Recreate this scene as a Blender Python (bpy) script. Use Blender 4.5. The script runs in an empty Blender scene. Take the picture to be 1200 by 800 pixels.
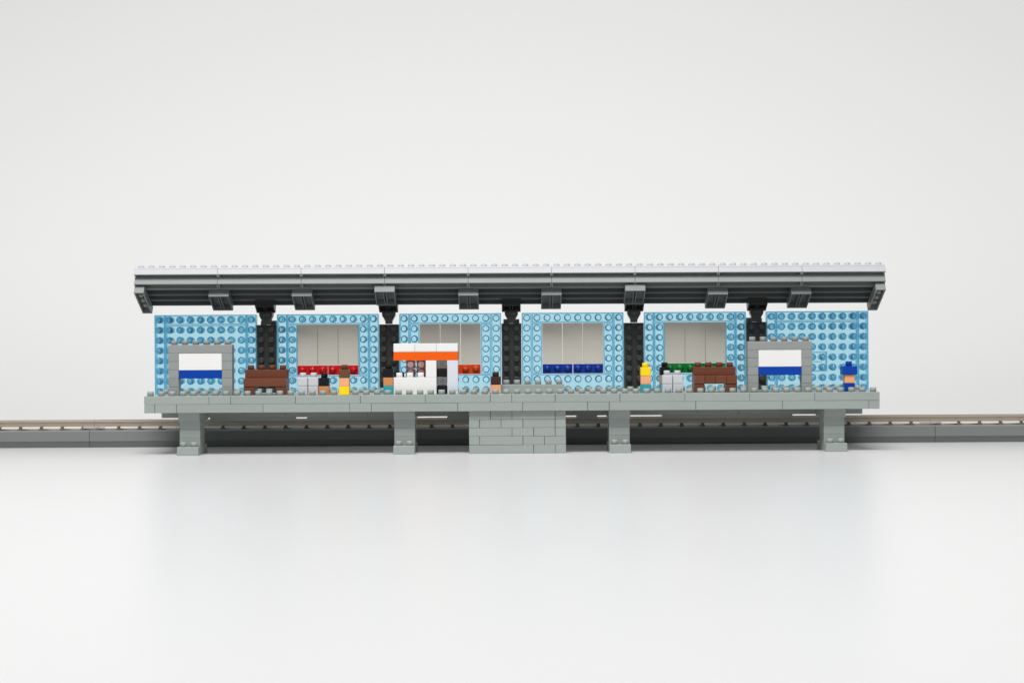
import bpy, bmesh, math, random
from mathutils import Vector, Matrix
random.seed(7)
sc = bpy.context.scene
C = sc.collection
R = math.radians
U = 0.04            # metres per brick pitch in this scene (a ten-times enlargement of the small model)
H = 0.787           # brick height in pitches
SH, SR = 0.42, 0.30 # stud height / radius

# ------------------------------------------------------------------ camera
CAMD, CAMZ = 132.0, 10.36
cd = bpy.data.cameras.new('camera'); cam = bpy.data.objects.new('camera', cd); C.objects.link(cam)
cd.sensor_width = 36; cd.lens = 36*1674/1200; cd.clip_start = 0.05; cd.clip_end = 200
cam.location = (0.05*U, -CAMD*U, CAMZ*U)
cam.rotation_euler = (R(90), R(0), 0)
cam.rotation_euler = (Matrix.Rotation(R(0.35), 4, 'Y') @ Matrix.Rotation(R(90), 4, 'X')).to_euler()
sc.camera = cam
# ------------------------------------------------------------------ world and studio lamps
w = bpy.data.worlds.new('World'); sc.world = w; w.use_nodes = True
bg = w.node_tree.nodes['Background']; bg.inputs[0].default_value = (0.97, 0.98, 1.0, 1); bg.inputs[1].default_value = 0.27
def softbox(name, loc, target, sx, sy, power, col=(1, 1, 1)):
    l = bpy.data.lights.new(name, 'AREA'); l.shape = 'RECTANGLE'; l.size = sx*U; l.size_y = sy*U
    l.energy = power; l.color = col
    o = bpy.data.objects.new(name, l); C.objects.link(o)
    o.location = Vector(loc)*U
    o.rotation_euler = (Vector(target)-Vector(loc)).to_track_quat('-Z', 'Y').to_euler()
    return o
softbox('overhead_softbox', (0, 10, 170), (0, 20, 0), 300, 140, 60, (1, .99, .975))
softbox('front_softbox', (-18, -85, 175), (0, 2, 8), 150, 60, 760)
softbox('backdrop_lamp', (8, 25, 150), (12, 260, 150), 820, 70, 1260, (1, .99, .975))
sc.view_settings.view_transform = 'Standard'; sc.view_settings.look = 'None'
sc.view_settings.exposure = 0; sc.view_settings.gamma = 1
sc.cycles.transmission_bounces = 14; sc.cycles.max_bounces = 16
sc.cycles.use_denoising = True
sc.cycles.caustics_refractive = True

# ------------------------------------------------------------------ materials
def principled(name):
    m = bpy.data.materials.new(name); m.use_nodes = True
    return m, m.node_tree, m.node_tree.nodes['Principled BSDF']
def plastic(name, col, rough=0.33, var=0.05, bump=0.06, coat=0.0, sss=0.0, spec=None):
    m, nt, p = principled(name)
    if spec is None: spec = .5 if min(col) > .25 else .2
    p.inputs['Specular IOR Level'].default_value = spec
    n = nt.nodes; L = nt.links
    geo = n.new('ShaderNodeNewGeometry')
    tc = n.new('ShaderNodeTexCoord')
    no = n.new('ShaderNodeTexNoise'); no.inputs['Scale'].default_value = 9; no.inputs['Detail'].default_value = 5
    L.new(tc.outputs['Object'], no.inputs['Vector'])
    hsv = n.new('ShaderNodeHueSaturation'); hsv.inputs['Color'].default_value = (*col, 1)
    a = n.new('ShaderNodeMath'); a.operation = 'MULTIPLY_ADD'; a.inputs[1].default_value = var*2; a.inputs[2].default_value = 1-var
    L.new(geo.outputs['Random Per Island'], a.inputs[0])
    b = n.new('ShaderNodeMath'); b.operation = 'MULTIPLY_ADD'; b.inputs[1].default_value = 0.08; b.inputs[2].default_value = -0.04
    L.new(no.outputs['Fac'], b.inputs[0])
    s = n.new('ShaderNodeMath'); s.operation = 'ADD'; L.new(a.outputs[0], s.inputs[0]); L.new(b.outputs[0], s.inputs[1])
    L.new(s.outputs[0], hsv.inputs['Value']); L.new(hsv.outputs[0], p.inputs['Base Color'])
    r = n.new('ShaderNodeMath'); r.operation = 'MULTIPLY_ADD'; r.inputs[1].default_value = 0.2; r.inputs[2].default_value = rough-0.1
    L.new(no.outputs['Fac'], r.inputs[0]); L.new(r.outputs[0], p.inputs['Roughness'])
    n2 = n.new('ShaderNodeTexNoise'); n2.inputs['Scale'].default_value = 45; n2.inputs['Detail'].default_value = 3
    L.new(tc.outputs['Object'], n2.inputs['Vector'])
    bp = n.new('ShaderNodeBump'); bp.inputs['Strength'].default_value = bump; bp.inputs['Distance'].default_value = 0.004
    L.new(n2.outputs['Fac'], bp.inputs['Height']); L.new(bp.outputs[0], p.inputs['Normal'])
    if sss:
        p.inputs['Subsurface Weight'].default_value = sss; p.inputs['Subsurface Radius'].default_value = (.01, .01, .01)
    return m
def clear(name, tint, dens, rough=0.04, ior=1.45, tw=1.0):
    """tinted see-through plastic: clear surface, colour from absorption inside"""
    m, nt, p = principled(name)
    p.inputs['Base Color'].default_value = (*tint, 1); p.inputs['Roughness'].default_value = rough
    p.inputs['Transmission Weight'].default_value = tw; p.inputs['IOR'].default_value = ior
    if dens:
        v = nt.nodes.new('ShaderNodeVolumeAbsorption'); v.inputs['Color'].default_value = (*dens[0], 1)
        v.inputs['Density'].default_value = dens[1]/U
        nt.links.new(v.outputs[0], nt.nodes['Material Output'].inputs['Volume'])
    return m
M = {
 'grey': plastic('grey_plastic', (.335, .373, .353), .38, .035),
 'soffit': plastic('soffit_shade_grey_plastic', (.115, .127, .127), .36, .03),  # canopy grey darkened to paint in the shade under the roof
 'cgrey': plastic('canopy_grey_plastic', (.245, .262, .253), .38, .03),
 'sgrey': plastic('sign_grey_plastic', (.29, .305, .295), .36, .04),
 'hgrey': plastic('bracket_slate_plastic', (.165, .177, .18), .3, .04),
 'dark': plastic('charcoal_plastic', (.052, .055, .053), .3, .1),
 'black': plastic('black_plastic', (.010, .010, .011), .28, .1),
 'white': plastic('white_plastic', (.47, .475, .49), .4, .012, spec=.2),
 'cream': plastic('kiosk_white_plastic', (.84, .83, .81), .33, .01),
'cool': plastic('cool_white_plastic', (.68, .70, .76), .34, .01),
 'bin': plastic('pale_grey_plastic', (.58, .585, .61), .33, .02),
 'orange': plastic('orange_plastic', (.86, .115, .008), .32, .02, spec=.1),
 'brown': plastic('brown_plastic', (.165, .056, .031), .33, .06),
 'hair': plastic('hair_brown_plastic', (.13, .065, .03), .33, .05),
 'dhair': plastic('dark_brown_plastic', (.06, .025, .018), .33, .05),
 'skin': plastic('peach_plastic', (.86, .40, .20), .35, .03),
 'tan': plastic('tan_plastic', (.60, .26, .10), .35, .03),
 'yellow': plastic('yellow_plastic', (.92, .66, .012), .33, .02),
 'teal': plastic('teal_plastic', (.03, .36, .42), .33, .03),
 'blue': plastic('blue_plastic', (.006, .055, .36), .33, .02, spec=.1),
 'taupe': plastic('taupe_window_plastic', (.62, .595, .52), .22, .012),
 'clear_blue': clear('clear_light_blue', (.53, .875, 1), None, rough=.05, tw=.93, ior=1.34),
 'clear_edge': clear('clear_light_blue_edge_on', (.33, .80, 1), None, rough=.05, tw=.82, ior=1.34),
 'clear_red': clear('clear_red', (.80, .012, .014), ((.6, .02, .02), .9), tw=.45),
 'clear_orange': clear('clear_orange', (.85, .09, .01), ((.8, .1, .02), .8), tw=.45),
 'clear_deep': clear('clear_deep_blue', (.008, .055, .42), ((.02, .08, .6), .9), tw=.45),
 'clear_green': clear('clear_green', (.008, .26, .05), ((.03, .45, .1), .9), tw=.45),
 'clear_pink': clear('clear_pink_brown', (.55, .25, .23), ((.70, .36, .35), .8), tw=.45),
 'goods': plastic('pink_white_plastic', (.85, .72, .71), .3, .05),
 'clear_smoke': clear('clear_smoke', (.30, .30, .30), ((.45, .45, .46), .6), tw=.6),
 'bed': plastic('roadbed_grey_plastic', (.195, .203, .20), .33, .02),
 'sleeper': plastic('sleeper_brown', (.15, .13, .11), .5, .15),
 'joiner': plastic('rail_joiner', (.55, .5, .45), .3, .1),
}
m, nt, p = principled('rail_weathered_metal')
p.inputs['Base Color'].default_value = (.45, .385, .315, 1); p.inputs['Metallic'].default_value = .35; p.inputs['Roughness'].default_value = .42
M['rail'] = m
m, nt, p = principled('rail_foot_painted_glint')
p.inputs['Base Color'].default_value = (.95, .88, .78, 1); p.inputs['Metallic'].default_value = .1; p.inputs['Roughness'].default_value = .35  # pale colour stands in for the reflection on the track bed between sleepers
M['foot'] = m
m, nt, p = principled('white_studio_sweep')
tc = nt.nodes.new('ShaderNodeTexCoord'); no = nt.nodes.new('ShaderNodeTexNoise'); no.inputs['Scale'].default_value = 1.2; no.inputs['Detail'].default_value = 4
nt.links.new(tc.outputs['Object'], no.inputs['Vector'])
rm = nt.nodes.new('ShaderNodeMapRange'); rm.inputs[3].default_value = .28; rm.inputs[4].default_value = .33
nt.links.new(no.outputs['Fac'], rm.inputs[0])
sp = nt.nodes.new('ShaderNodeSeparateXYZ'); nt.links.new(tc.outputs['Object'], sp.inputs[0])
r2 = nt.nodes.new('ShaderNodeMapRange'); r2.inputs[1].default_value = 40*U; r2.inputs[2].default_value = 150*U; r2.inputs[3].default_value = 0; r2.inputs[4].default_value = .65
nt.links.new(sp.outputs['Y'], r2.inputs[0])
ad = nt.nodes.new('ShaderNodeMath'); ad.operation = 'ADD'; nt.links.new(rm.outputs[0], ad.inputs[0]); nt.links.new(r2.outputs[0], ad.inputs[1])
nt.links.new(ad.outputs[0], p.inputs['Roughness'])
p.inputs['Base Color'].default_value = (.604, .604, .601, 1)
M['sweep'] = m

# ------------------------------------------------------------------ mesh helpers (all in pitches)
def B(): return bmesh.new()
def cbox(bm, x0, x1, y0, y1, z0, z1, c=.03):
    c = min(c, (x1-x0)*.3, (y1-y0)*.3, (z1-z0)*.3)
    lo = (x0, y0, z0); hi = (x1, y1, z1); V = {}
    for i in range(8):
        s = (i & 1, (i >> 1) & 1, (i >> 2) & 1)
        for ax in range(3):
            co = [hi[k] if s[k] else lo[k] for k in range(3)]
            for k in range(3):
                if k != ax: co[k] += -c if s[k] else c
            V[i, ax] = bm.verts.new(co)
    fs = []
    for ax in range(3):
        a, b = [k for k in range(3) if k != ax]
        for side in (0, 1):
            q = [(side << ax) | (u << a) | (v << b) for u, v in ((0, 0), (1, 0), (1, 1), (0, 1))]
            fs.append(bm.faces.new([V[i, ax] for i in q]))
        for u in (0, 1):
            for v in (0, 1):
                i = (u << a) | (v << b); j = i | (1 << ax)
                fs.append(bm.faces.new([V[i, a], V[j, a], V[j, b], V[i, b]]))
    for i in range(8): fs.append(bm.faces.new([V[i, 0], V[i, 1], V[i, 2]]))
    bmesh.ops.recalc_face_normals(bm, faces=fs)
def cyl(bm, p0, axis, r, h, n=20, c=.04, r2=None):
    """cylinder from p0 along 'z', '-y' or 'y', chamfered end"""
    if axis == 'z': f = lambda a, b, t: Vector((p0[0]+a, p0[1]+b, p0[2]+t))
    elif axis == '-y': f = lambda a, b, t: Vector((p0[0]+a, p0[1]-t, p0[2]+b))
    elif axis == 'x': f = lambda a, b, t: Vector((p0[0]+t, p0[1]+a, p0[2]+b))
    r2 = r if r2 is None else r2
    rings = [(r, 0), (r2, h-c), (r2-c, h)]
    vs = [[bm.verts.new(f(rr*math.cos(2*math.pi*k/n), rr*math.sin(2*math.pi*k/n), t)) for k in range(n)] for rr, t in rings]
    fs = []
    for a, b in zip(vs, vs[1:]):
        for k in range(n):
            q = bm.faces.new([a[k], a[(k+1) % n], b[(k+1) % n], b[k]]); q.smooth = True; fs.append(q)
    fs.append(bm.faces.new(vs[-1])); fs.append(bm.faces.new(vs[0][::-1]))
    bmesh.ops.recalc_face_normals(bm, faces=fs)
def brick(bm, x0, x1, y0, y1, z0, z1=None, studs=False, g=.015, c=.028, cols=None):
    z1 = z0+H if z1 is None else z1
    cbox(bm, x0+g, x1-g, y0+g, y1-g, z0+.006, z1-.006, c)
    if studs:
        for i in range(round(x1-x0)):
            for j in range(round(y1-y0)):
                cyl(bm, (x0+i+.5, y0+j+.5, z1-.03), 'z', SR, SH+.03)
def shell(bm, x0, x1, y0, y1, z0, z1, t=.13, g=.012, top=.16, ribs=()):
    """hollow brick, open at the bottom (walls and a lid), with optional cross ribs at given x"""
    x0 += g; x1 -= g; y0 += g; y1 -= g
    cbox(bm, x0, x1, y0, y1, z1-top, z1, .02)
    zz = z1-top-.004
    cbox(bm, x0, x1, y0, y0+t, z0, zz, .015); cbox(bm, x0, x1, y1-t, y1, z0, zz, .015)
    cbox(bm, x0, x0+t, y0+t+.003, y1-t-.003, z0, zz, .015); cbox(bm, x1-t, x1, y0+t+.003, y1-t-.003, z0, zz, .015)
    for rx in ribs: cbox(bm, rx-.05, rx+.05, y0+t+.003, y1-t-.003, z0+.05, zz, .01)
def prism(bm, pts, x0, x1, bev=0):
    """extrude a closed (y, z) outline along x"""
    a = [bm.verts.new((x0, y, z)) for y, z in pts]; b = [bm.verts.new((x1, y, z)) for y, z in pts]; n = len(pts)
    fs = [bm.faces.new(a), bm.faces.new(b[::-1])] + [bm.faces.new([a[i], a[(i+1) % n], b[(i+1) % n], b[i]]) for i in range(n)]
    bmesh.ops.recalc_face_normals(bm, faces=fs)
def tube(bm, cx, cz, ya, yb, ro, ri, n=16):
    R4 = [[bm.verts.new((cx+rr*math.cos(2*math.pi*k/n), y, cz+rr*math.sin(2*math.pi*k/n))) for k in range(n)] for rr, y in ((ro, ya), (ro, yb), (ri, yb), (ri, ya))]
    fs = []
    for a in range(4):
        A, Bq = R4[a], R4[(a+1) % 4]
        for k in range(n): fs.append(bm.faces.new([A[k], A[(k+1) % n], Bq[(k+1) % n], Bq[k]]))
    bmesh.ops.recalc_face_normals(bm, faces=fs)
STUD_HARD = [(SR+.02, 0), (SR, .04), (SR-.01, SH-.07), (SR-.07, SH)]
STUD_SOFT = [(SR+.05, 0), (SR+.03, .07), (SR-.01, .17), (SR-.07, .26), (SR-.14, .32), (SR-.22, .35)]
def stud_sheet(bm, x0, z1, nx, nz, yf, th=H, g=.022, skip=(), n=16, soft=False, hollow=False):
    """closed slab facing -y whose front face carries one stud per cell, all one watertight skin"""
    xa, xb, za, zb = x0+g, x0+nx-g, z1-nz+g, z1-g
    cl = lambda v, a, b: max(a, min(b, v))
    fs = []
    cache = {}
    def P(x, y, z):
        k = (round(x, 4), round(y, 4), round(z, 4))
        if k not in cache: cache[k] = bm.verts.new((x, y, z))
        return cache[k]
    for i in range(nx):
        for j in range(nz):
            ax, bx = cl(x0+i, xa, xb), cl(x0+i+1, xa, xb); az, bz = cl(z1-j-1, za, zb), cl(z1-j, za, zb)
            co = [P(bx, yf, bz), P(ax, yf, bz), P(ax, yf, az), P(bx, yf, az)]     # 45, 135, 225, 315 deg
            if (i, j) in skip:
                fs.append(bm.faces.new(co)); continue
            cx, cz = x0+i+.5, z1-j-.5
            def ring(r, y): return [bm.verts.new((cx+r*math.cos(2*math.pi*k/n), y, cz+r*math.sin(2*math.pi*k/n))) for k in range(n)]
            rg = [ring(rr, yf-yy) for rr, yy in (STUD_SOFT if soft else STUD_HARD)]
            q = n//4
            for c4 in range(4):
                for k in range(q): fs.append(bm.faces.new([co[c4], rg[0][(c4*q+k) % n], rg[0][(c4*q+k+1) % n]]))
                fs.append(bm.faces.new([co[c4-1], co[c4], rg[0][c4*q]]))
            for a, b in zip(rg, rg[1:]):
                for k in range(n):
                    f = bm.faces.new([a[k], a[(k+1) % n], b[(k+1) % n], b[k]]); f.smooth = True; fs.append(f)
            fs.append(bm.faces.new(rg[-1]))
    # sides and back
    nf = len(bm.faces)
    if hollow:      # thin face, perimeter walls and a post behind each stud, as moulded bricks have
        th = .2; ya, ye, t = yf+.206, yf+H, .11
        cbox(bm, xa, xb, ya, ye, zb-t, zb, .01); cbox(bm, xa, xb, ya, ye, za, za+t, .01)
        cbox(bm, xa, xa+t, ya, ye, za+t+.004, zb-t-.004, .01); cbox(bm, xb-t, xb, ya, ye, za+t+.004, zb-t-.004, .01)
        for i in range(nx):
            for j in range(nz):
                if (i, j) not in skip: 
                    ym = (ya+ye)/2; tube(bm, x0+i+.5, z1-j-.5, ya, ym-.004, .335, .13); tube(bm, x0+i+.5, z1-j-.5, ym+.004, ye, .335, .13)
    if hollow:      # walls and tubes are seen along their length, so they carry the deeper tint
        bm.faces.ensure_lookup_table()
        for f in bm.faces[nf:]: f.material_index = 1
    yb = yf+th
    top = [P(cl(x0+i, xa, xb), yf, zb) for i in range(nx+1)]; bot = [P(cl(x0+i, xa, xb), yf, za) for i in range(nx+1)]
    lef = [P(xa, yf, cl(z1-j, za, zb)) for j in range(nz+1)]; rig = [P(xb, yf, cl(z1-j, za, zb)) for j in range(nz+1)]
    A, Bv, Cv, D = P(xa, yb, zb), P(xb, yb, zb), P(xa, yb, za), P(xb, yb, za)
    fs += [bm.faces.new(top+[Bv, A]), bm.faces.new(bot+[D, Cv]), bm.faces.new(lef+[Cv, A]), bm.faces.new(rig+[D, Bv]), bm.faces.new([A, Bv, D, Cv])]
    bmesh.ops.recalc_face_normals(bm, faces=fs)
def obj(name, bm, mat, parent=None, origin=(0, 0, 0), mw=None):
    """link the bmesh (in pitches, world frame) as one object; origin is the parent's place"""
    if mw is not None: bmesh.ops.transform(bm, matrix=mw, verts=bm.verts)
    bmesh.ops.translate(bm, vec=-Vector(origin), verts=bm.verts)
    bmesh.ops.scale(bm, vec=(U, U, U), verts=bm.verts)
    me = bpy.data.meshes.new(name); bm.to_mesh(me); bm.free(); me.materials.append(M[mat])
    if mat == 'clear_blue': me.materials.append(M['clear_edge'])
    o = bpy.data.objects.new(name, me); C.objects.link(o)
    if parent: o.parent = parent
    else: o.location = Vector(origin)*U
    return o
def tag(o, label, cat, group=None):
    o['label'] = label; o['category'] = cat; o['kind'] = 'thing'
    if group: o['group'] = group
    return o
class Thing:
    def __init__(s, name, loc, label, cat, group=None):
        s.o = bpy.data.objects.new(name, None); s.o.empty_display_size = .02; C.objects.link(s.o)
        s.loc = loc; s.o.location = Vector(loc)*U; tag(s.o, label, cat, group)
    def part(s, name, bm, mat, mw=None, label=None):
        o = obj(name, bm, mat, s.o, s.loc, mw)
        if label: o['label'] = label
        return o
    def sub(s, name, bm, mat, parent, mw=None): return obj(name, bm, mat, parent, s.loc, mw)

# ------------------------------------------------------------------ setting: white sweep
bm = B()
prof = [(-420, 0), (30, 0)]
Rr = 230
for k in range(1, 49):
    a = math.pi/2*k/48; prof.append((30+Rr*math.sin(a), Rr-Rr*math.cos(a)))
prof.append((30+Rr, 420))
prev = None
for y, z in prof:
    cur = [bm.verts.new((-560, y, z)), bm.verts.new((560, y, z))]
    if prev:
        f = bm.faces.new([prev[0], prev[1], cur[1], cur[0]]); f.smooth = True
    prev = cur
bmesh.ops.recalc_face_normals(bm, faces=bm.faces)
o = obj('ground', bm, 'sweep'); o['kind'] = 'structure'

# ------------------------------------------------------------------ railway track, three sections
TF = 10.9
def track(x0, x1, label, phase):
    t = Thing('railway_track', ((x0+x1)/2, TF+3, 0), label, 'railway track', 'model railway track sections laid end to end')
    bm = B()
    p0 = [(TF+.30, 0), (TF+.28, .06), (TF+.06, .60), (TF-.02, .66), (TF+.10, 1.60), (TF+.22, 1.69), (TF+6.0, 1.69), (TF+6.1, 1.6), (TF+6.22, .66), (TF+6.15, .6), (TF+6.2, .1), (TF+6.05, 0)]
    prism(bm, p0, x0+.025, x1-.025)
    t.part('roadbed', bm, 'bed')
    for yr in (TF+1.95, TF+4.2):
        bm = B()
        prism(bm, [(yr-.12, 1.98), (yr-.11, 2.36), (yr-.16, 2.42), (yr-.16, 2.55), (yr-.12, 2.59), (yr+.12, 2.59), (yr+.16, 2.55), (yr+.16, 2.42), (yr+.11, 2.36), (yr+.12, 1.98)], x0+.01, x1-.01)
        r = t.part('rail', bm, 'rail')
        bm = B(); prism(bm, [(yr-.26, 1.80), (yr-.26, 1.94), (yr-.12, 1.98), (yr+.12, 1.98), (yr+.26, 1.94), (yr+.26, 1.80)], x0+.01, x1-.01)
        t.sub('rail_foot', bm, 'foot', r)
    k = math.ceil((x0+.4-phase)/2.11)
    first = None
    while phase+k*2.11 < x1-.4:
        xs = phase+k*2.11
        if first is None:
            bm = B(); cbox(bm, xs-.18, xs+.18, TF+1.3, TF+4.9, 1.66, 1.85, .03)
            for yr in (TF+1.95, TF+4.2):
                cbox(bm, xs-.15, xs+.15, yr-.36, yr-.13, 1.84, 2.02, .03); cbox(bm, xs-.15, xs+.15, yr+.13, yr+.36, 1.84, 2.02, .03)
            first = t.part('sleeper', bm, 'sleeper'); fx = xs
        else:
            s = first.copy(); C.objects.link(s); s.parent = t.o; s.location = ((xs-fx)*U, 0, 0)
        k += 1
    for xe in ((x0 if x0 > -60 else None), (x1 if x1 < 60 else None)):
        if xe is None: continue
        for yr in (TF+1.95,):
            s = 1 if xe == x0 else -1
            bm = B(); a, b = sorted((xe+s*.02, xe+s*1.1)); cbox(bm, a, b, yr-.36, yr-.19, 1.80, 2.03, .02)
            t.part('rail_joiner', bm, 'joiner')
track(-42.3, 42.35, 'long grey track bed with brown rails behind the legs of the station platform', .3)
track(-80, -42.3, 'grey track bed section with brown rails, leaving the picture at its left edge', -1.2)
track(42.35, 80, 'grey track bed section with brown rails, leaving the picture at its right edge', .9)

# ------------------------------------------------------------------ platform
PT = 7*H; PB = 5*H      # top and bottom of the platform slab
pf = Thing('station_platform', (0, 4, 0), 'long grey brick-built station platform standing on four legs and a centre block', 'platform')
UP = [0, 6, 8, 14, 20, 26, 32, 34, 38, 44, 50, 56, 62, 68]
LO = [0, 1, 3, 11, 19, 21, 29, 35, 41, 43, 51, 59, 67, 68]
for nm, seams, z in (('upper_course', UP, 6*H), ('lower_course', LO, 5*H)):
    bm = B()
    for a, b in zip(seams, seams[1:]):
        dy = random.uniform(-.012, .012); g = random.uniform(.012, .03)
        cbox(bm, a-34+g, b-34-g*.6, dy, 3.97, z+.008, z+H-.008, .025)
        cbox(bm, a-34+g, b-34-g*.6, 4.0, 7.98 if z > 5.5*H else 8.98, z+.008, z+H-.008, .025)
    pf.part(nm, bm, 'grey')
def stud_rows(rows, omit):
    bm = B()
    for r in rows:
        for i in range(68):
            if (i-34, r) in omit: continue
            cyl(bm, (i-33.5+random.uniform(-.012, .012), r+.5, PT-.03), 'z', SR, SH+.03)
    return bm
omit = set()
pf.part('front_studs', stud_rows([0], omit), 'grey')
pf.part('rear_studs', stud_rows([6], set()), 'grey')
bm = B()
for a in range(-34, 34, 4): shell(bm, a, a+4, 6.5, 8.6, 4*H, 5*H-.004, .12)
pf.part('underlayer', bm, 'grey')
for a, b in ((-29.4, -21.2), (-19.95, -9.5), (-6.3, 5.1), (6.3, 8.3), (14.7, 27.3)):
    bm = B(); cbox(bm, a, b, 7.0, 8.5, 4*H-.36, 4*H-.004, .02); pf.part('rear_beam', bm, 'grey')
for x in (-31, -11, 9, 29):
    bm = B()
    brick(bm, x, x+2, .6, 4.5, 4*H)
    for k in range(1, 4): brick(bm, x+.03, x+1.97, 1.0, 3.0, k*H)
    brick(bm, x+.03, x+1.97, 1.02, 3.0, 0)
    leg = pf.part('support_leg', bm, 'grey')
    bm = B(); brick(bm, x, x+2, 0, .98, 0, studs=True); pf.sub('foot', bm, 'grey', leg)
    bm = B(); brick(bm, x, x+2, 3.02, 4.0, 0, studs=True); pf.sub('foot', bm, 'grey', leg)
bm = B()
rows = [[0, 2, 4, 8, 9], [0, 1, 3, 5, 8, 9], [0, 4, 6, 8, 9], [0, 1, 5, 7, 9], [0, 6, 8, 9]]
for k, sm in enumerate(rows):
    for a, b in zip(sm, sm[1:]):
        g = random.uniform(.012, .03); dy = random.uniform(-.012, .012)
        cbox(bm, a-4+g, b-4-g*.6, .35+dy, 4.4, (4-k)*H+.01, (5-k)*H-.01, .025)
pf.part('centre_block', bm, 'grey')
bm = B(); brick(bm, -1, 5, 3, 4, PT, studs=True)
obj_step = tag(obj('low_block', bm, 'grey', None, (2, 3.5, PT)), 'low grey studded block six studs long on the middle of the platform', 'block')

# ------------------------------------------------------------------ wall panels
YP = 8.0; ZT = 13.16
win = {1: ('clear_red', 'red'), 2: ('clear_orange', 'orange'), 3: ('clear_deep', 'deep blue'), 4: ('clear_green', 'green')}
for i in range(6):
    x0 = -35+12*i
    if i in (0, 5):
        lab = 'clear light blue studded wall panel without a window, ' + ('behind the sign at the left end' if i == 0 else 'behind the sign at the right end')
    else: lab = 'clear light blue wall panel with a taupe window above a %s strip' % win[i][1]
    t = Thing('wall_panel', (x0+5, YP+.4, 6*H), lab, 'wall panel', 'clear blue wall panels along the back of the platform')
    for xs in (x0, x0+9):
        bm = B(); stud_sheet(bm, xs, ZT, 1, 8, YP, g=.012, soft=True, hollow=True); t.part('side_strip', bm, 'clear_blue')
    bm = B(); stud_sheet(bm, x0+1, ZT, 8, 1, YP, g=.012, soft=True, hollow=True); t.part('top_strip', bm, 'clear_blue')
    if i in (0, 5):
        bm = B(); stud_sheet(bm, x0+1, ZT-1, 8, 7, YP, g=.012, soft=True, hollow=True); t.part('field', bm, 'clear_blue')
        if i == 5:   # an extra clear plate fixed on the back of this one
            bm = B(); q0, q1 = YP+.8, YP+1.3
            for a in ((28.0, 31.1, 9.06, 9.17), (28.0, 31.1, 7.23, 7.34), (31.0, 31.1, 7.35, 9.05), (28.0, 28.1, 7.35, 9.05), (28.12, 30.6, 8.15, 8.22)): cbox(bm, a[0], a[1], q0, q1, a[2], a[3], .01)
            t.part('back_plate', bm, 'clear_edge')
    else:
        for xs in (x0+1, x0+8):
            bm = B(); stud_sheet(bm, xs, ZT-1, 1, 5, YP, g=.012, soft=True, hollow=True); t.part('jamb_strip', bm, 'clear_blue')
        for k in range(3):
            bm = B(); cbox(bm, x0+2+2*k+.03, x0+4+2*k-.03, YP+.02, YP+H, ZT-5+.01, ZT-1-.02, .02); t.part('window_tile', bm, 'taupe')
        for k in range(2):
            bm = B(); stud_sheet(bm, x0+2+3*k, ZT-5, 3, 1, YP, g=.03, soft=True); t.part('coloured_strip', bm, win[i][0])
        bm = B(); stud_sheet(bm, x0+1, ZT-6, 8, 2, YP, g=.012, soft=True, hollow=True); t.part('lower_field', bm, 'clear_blue')
    bm = B(); cbox(bm, x0+.02, x0+9.98, YP+.02, YP+H, 6*H+.004, ZT-8-.004, .02); t.part('base_strip', bm, 'clear_blue')

# ------------------------------------------------------------------ dark columns between the panels
ZC = 12.15
order = ['leftmost of the five', 'second from the left', 'centre one of the five', 'second from the right', 'rightmost of the five']
where = ['beside the plain panel at the left end, above the brown bench', 'between the red and the orange windows, left of the kiosk', 'in the middle, behind the low grey block',
         'between the deep blue and the green windows, behind the yellow-haired figure', 'beside the plain panel at the right end, behind the sign']
for i, xc in enumerate((-24, -12, 0, 12, 24)):
    t = Thing('support_column', (xc, YP+.5, 6*H), 'charcoal studded column ' + where[i], 'column', 'charcoal columns between the wall panels')
    bm = B(); zb = ZC-7; stud_sheet(bm, xc-1, ZC, 2, 7, YP+.02, g=.04, th=.8); t.part('shaft', bm, 'dark')
    bm = B(); cbox(bm, xc-.96, xc+.96, YP+.03, YP+.8, 6*H+.01, ZC-7, .02); t.part('base', bm, 'dark')
    if i in (0, 2, 4):
        bm = B(); brick(bm, xc-1, xc+1, YP+.84, YP+1.84, ZC-.9, ZC, studs=True); cbox(bm, xc-.97, xc+.97, YP+.85, YP+1.6, 6*H+.01, ZC-.92, .02)
        t.part('backing_post', bm, 'sgrey')
    # hinge neck: knuckle and tapered stem
    bm = B()
    zt = 13.42
    outl = [(-.32, ZC+.0), (-.35, ZC+.3), (-.64, zt-.45), (-.66, zt), (.66, zt), (.64, zt-.45), (.35, ZC+.3), (.32, ZC+.0)]
    a = [bm.verts.new((xc+x, 7.75+(z-ZC)*-.15, z)) for x, z in outl]; b = [bm.verts.new((xc+x, 8.6+(z-ZC)*-.15, z)) for x, z in outl]
    fs = [bm.faces.new(a), bm.faces.new(b[::-1])]+[bm.faces.new([a[k], a[(k+1) % 8], b[(k+1) % 8], b[k]]) for k in range(8)]
    bmesh.ops.recalc_face_normals(bm, faces=fs)
    cyl(bm, (xc-.5, 7.75, 13.15), 'x', .38, 1.0, c=.03)
    cyl(bm, (xc, 7.65, 12.75), '-y', .16, .1, c=.02)
    t.part('hinge', bm, 'dark')

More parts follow.
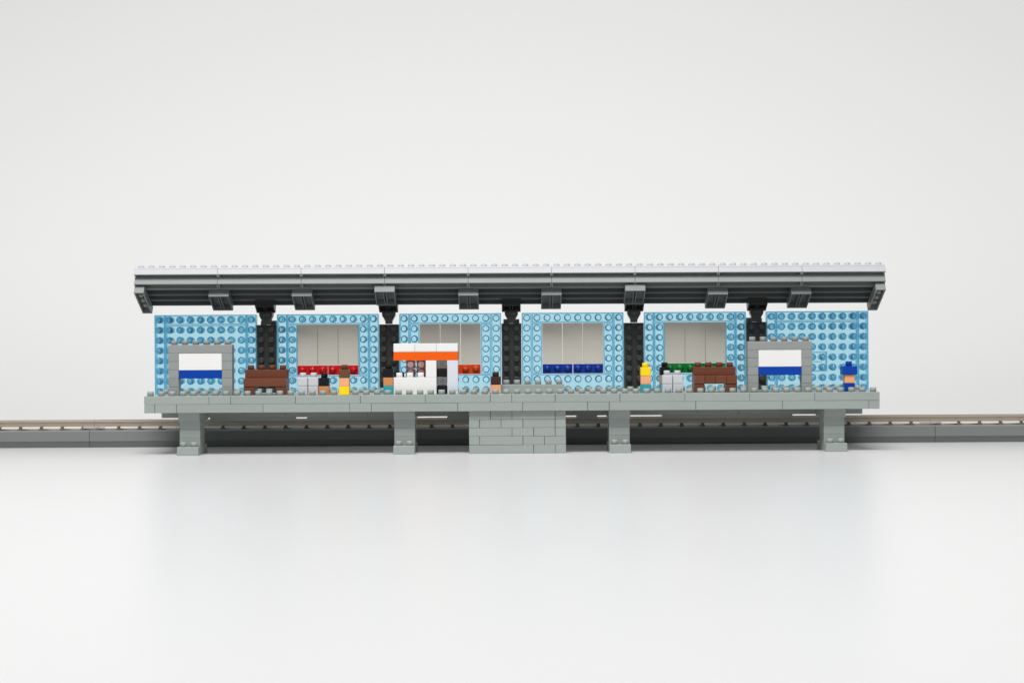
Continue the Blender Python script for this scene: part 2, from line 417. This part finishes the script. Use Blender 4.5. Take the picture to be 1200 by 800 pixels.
# ------------------------------------------------------------------ canopy (tilted frame: u back along the slope, v up from the underside)
TH = R(30); Y0, Z0 = 4.7, 15.99
MW = Matrix.Translation((-.12, Y0, Z0)) @ Matrix.Rotation(R(.1), 4, 'Y') @ Matrix.Rotation(-TH, 4, 'X')
ca = Thing('platform_canopy', (0, 6.5, 15), 'long tilted canopy roof, white studded top and grey ribbed underside, over the platform', 'canopy roof')
for i in range(9):
    x0 = -36+8*i
    bm = B(); shell(bm, x0, x0+8, -.5, .5, H, 2*H, .12, top=.2)
    cbox(bm, x0+.012, x0+7.988, .5, 4.3, H+.01, 2*H, .02)
    for a in range(8):
        for b in range(5): cyl(bm, (x0+a+.5, b-.02, 2*H-.02), 'z', SR, SH+.02, n=16)
    ca.part('roof_plate', bm, 'white', MW)
    bm = B(); shell(bm, x0, x0+8, 0, 1, 0, H-.006, .14); ca.part('fascia_brick', bm, 'cgrey', MW)
    for r in (1, 2, 3):
        bm = B(); shell(bm, x0, x0+8, r, r+1, 0, H-.006, .14); ca.part('soffit_brick', bm, 'soffit', MW)
def hollow2(x0, x1, u0, u1, ribs=True, n=2):
    bm = B(); xm = (x0+x1)/2
    shell(bm, x0+.02, x1-.02, u0, u1, -H, -.006, .12, top=.2, ribs=(xm-.12, xm+.12) if ribs else ())
    return bm
for x in (-36, 35):
    bm = hollow2(x-.01, x+1, .3, 4.15, False)
    for u in (1.2, 2.1, 3.0): cyl(bm, (x+.5, u, -.6), 'z', .2, .4, n=14)
    ca.part('end_bracket', bm, 'cgrey', MW)
for x in (-28, -20, -4, 4, 20, 28): ca.part('bracket', hollow2(x-1, x+1, 1.0, 3.66), 'hgrey', MW)
for x in (-12, 12): ca.part('long_bracket', hollow2(x-1, x+1, .3, 2.82), 'hgrey', MW)
for x in (-24, -12, 0, 12, 24): ca.part('hinge_plate', hollow2(x-.95+.12, x+.95+.12, 2.86, 4.15), 'dark', MW)

# ------------------------------------------------------------------ signs
for x0, lab in ((-32, 'grey framed sign with a white over blue board, nearest the left end of the platform'), (22, 'grey framed sign with a white over blue board, right of the right-hand bench')):
    t = Thing('name_sign', (x0+3, 1.5, PT), lab, 'sign', 'framed white and blue signs on the platform')
    bm = B()
    for xx in (x0, x0+5):
        for k in range(5): brick(bm, xx, xx+1, 1, 2, PT+k*H, c=.035)
    brick(bm, x0, x0+6, 1, 2, PT+5*H, studs=True, c=.035)
    t.part('frame', bm, 'sgrey')
    bm = B()
    brick(bm, x0+1, x0+5, 1.05, 1.95, PT+3*H, PT+5*H, g=.002, c=.01)
    t.part('white_board', bm, 'cream')
    bm = B(); brick(bm, x0+1, x0+5, 1.03, 1.97, PT+2*H, g=.008, c=.015); t.part('blue_board', bm, 'blue')

# ------------------------------------------------------------------ benches
for x0, lab, split in ((-25, 'dark brown bench left of the red window, in front of the leftmost charcoal column', False), (17, 'dark brown bench in front of the green window, between the bins and the right sign', True)):
    t = Thing('bench', (x0+2, 2, PT), lab, 'bench', 'brown benches on the platform')
    bm = B()
    if split:
        for k in range(4): brick(bm, x0+k, x0+k+1, 1, 2, PT+H, g=.012, c=.03)
    else: brick(bm, x0, x0+4, 1, 2, PT+H)
    t.part('seat', bm, 'brown')
    bm = B(); brick(bm, x0, x0+4, 2, 3, PT+H); brick(bm, x0, x0+4, 1.8, 2.8, PT+2*H, studs=True); t.part('backrest', bm, 'brown')
    for xx in (x0, x0+3):
        bm = B(); brick(bm, xx, xx+1, 1.05, 3, PT); t.part('leg', bm, 'brown')

# ------------------------------------------------------------------ bins
def stack(bm, x, y, k0, n, stud=True, g=.02):
    for k in range(n): brick(bm, x, x+1, y, y+1, PT+(k0+k)*H, studs=(stud and k == n-1), g=g, c=.035)
for x, lab in ((-20, 'left one of the two pale grey bins in front of the red strip'), (-19, 'right one of the two pale grey bins in front of the red strip'),
               (14, 'pale grey bin hiding most of a black-haired figure'), (15, 'pale grey bin with the green strip behind its top')):
    t = Thing('litter_bin', (x+.5, 1.5, PT), lab, 'bin', 'pale grey bins on the platform')
    bm = B(); brick(bm, x, x+1, 1, 2, PT+H+.03, PT+2*H+.06, studs=True, g=.03, c=.05); t.part('lid', bm, 'bin')
    bm = B(); brick(bm, x, x+1, 1, 2, PT, PT+H+.03, g=.035, c=.05); t.part('body', bm, 'bin')

# ------------------------------------------------------------------ little brick figures
def figure(x, y, cols, label, brim=False, dz=0):
    t = Thing('toy_figure', (x+.5, y+.5, PT), label, 'toy figure', 'small brick figures on the platform')
    names = ['body', 'head', 'hair'] if len(cols) == 3 else ['body', 'hair']
    if brim: names[2] = 'hat'
    for k, (nm, c) in enumerate(zip(names, cols)):
        bm = B(); top = k == len(cols)-1
        if top and brim:
            cbox(bm, x-.17, x+1.17, y-.1, y+1.1, PT+k*H+.01, PT+(k+1)*H, .04); cyl(bm, (x+.5, y+.5, PT+(k+1)*H-.03), 'z', SR, SH+.06)
        else: stack(bm, x, y, k, 1, stud=top, g=.03 if k != 1 else .04)
        t.part(nm, bm, c)
figure(-18, 1, ['tan', 'black'], 'short two-brick figure, black hair over tan body, right of the left pair of bins')
figure(-16, 0, ['yellow', 'skin', 'hair'], 'brown-haired figure in yellow clothes at the front edge below the red strip')
figure(-12, 1, ['teal', 'tan', 'black'], 'figure with black hair, tan face and teal clothes beside the kiosk counter')
figure(-2, 2, ['skin', 'dhair'], 'short two-brick figure, dark brown hair over peach body, left of the low grey block')
figure(12, 1, ['teal', 'skin', 'yellow'], 'figure with yellow hair, peach face and teal clothes')
figure(14, 3, ['teal', 'tan', 'black'], 'figure with black hair standing half hidden behind the right pair of bins')
figure(31, 1, ['blue', 'skin', 'blue'], 'figure in blue with a wide blue hat at the right end of the platform', brim=True)

# ------------------------------------------------------------------ kiosk
k = Thing('kiosk', (-8, 2.5, PT), 'white kiosk with an orange band under its roof and a black and smoky door', 'kiosk')
bm = B(); brick(bm, -11, -7, 1, 2, PT, PT+2*H, g=.008, c=.012)
for i in range(3): cyl(bm, (-10.5+i, 1.5, PT+2*H-.03), 'z', SR, SH+.03)
k.part('counter', bm, 'cream')
for a in (-8, -6):
    bm = B(); brick(bm, a, a+1, 1.01, 2, PT+(2*H if a == -8 else 0), PT+4*H, g=.008, c=.012)
    k.part('pillar', bm, 'cream' if a == -8 else 'cool')
bm = B()
brick(bm, -7, -6, 1.04, 2, PT, g=.03, c=.03)
d = k.part('door', bm, 'black')
bm = B(); brick(bm, -7, -6, 1.04, 2, PT+2*H, g=.03, c=.03); k.sub('door_panel', bm, 'black', d)
for j in (1, 3):
    bm = B(); cbox(bm, -6.96, -6.04, 1.05, 1.95, PT+j*H+.02, PT+(j+1)*H-.02, .04); k.sub('smoky_pane', bm, 'clear_smoke', d)
    bm = B(); cyl(bm, (-6.5, 2.3, PT+(j+.5)*H), '-y', .24, .3); k.sub('stud_core', bm, 'dark', d)
bm = B(); brick(bm, -11, -5, 1, 4, PT+4*H, g=.008, c=.02); k.part('orange_band', bm, 'orange')
bm = B()
for a in (-11, -9, -7): brick(bm, a, a+2, 1, 4, PT+5*H, g=.01, c=.02)
k.part('roof', bm, 'cream')
bm = B(); brick(bm, -10, -8, 2.2, 3.2, PT, g=.02); brick(bm, -10, -8, 2.2, 3.2, PT+H, g=.02); k.part('rear_shelf', bm, 'cream')
for xg in (-10, -9):
    bm = B()
    for j in (2, 3):
        z = PT+j*H
        cbox(bm, xg+.08, xg+.92, 2.35, 3.1, z+.02, z+H-.02, .05)
    gs = k.part('goods_stack', bm, 'clear_pink')
    for j in (2, 3):
        bm = B(); cyl(bm, (xg+.5, 2.34, PT+(j+.5)*H), '-y', .30, .14); cbox(bm, xg+.42, xg+.58, 2.16, 2.2, PT+(j+.5)*H-.22, PT+(j+.5)*H+.22, .01)
        k.sub('goods_front', bm, 'goods', gs)
bm = B(); cbox(bm, -10.8, -10.15, 2.3, 2.9, PT+.01, PT+2*H+.45, .05); k.part('till', bm, 'black')
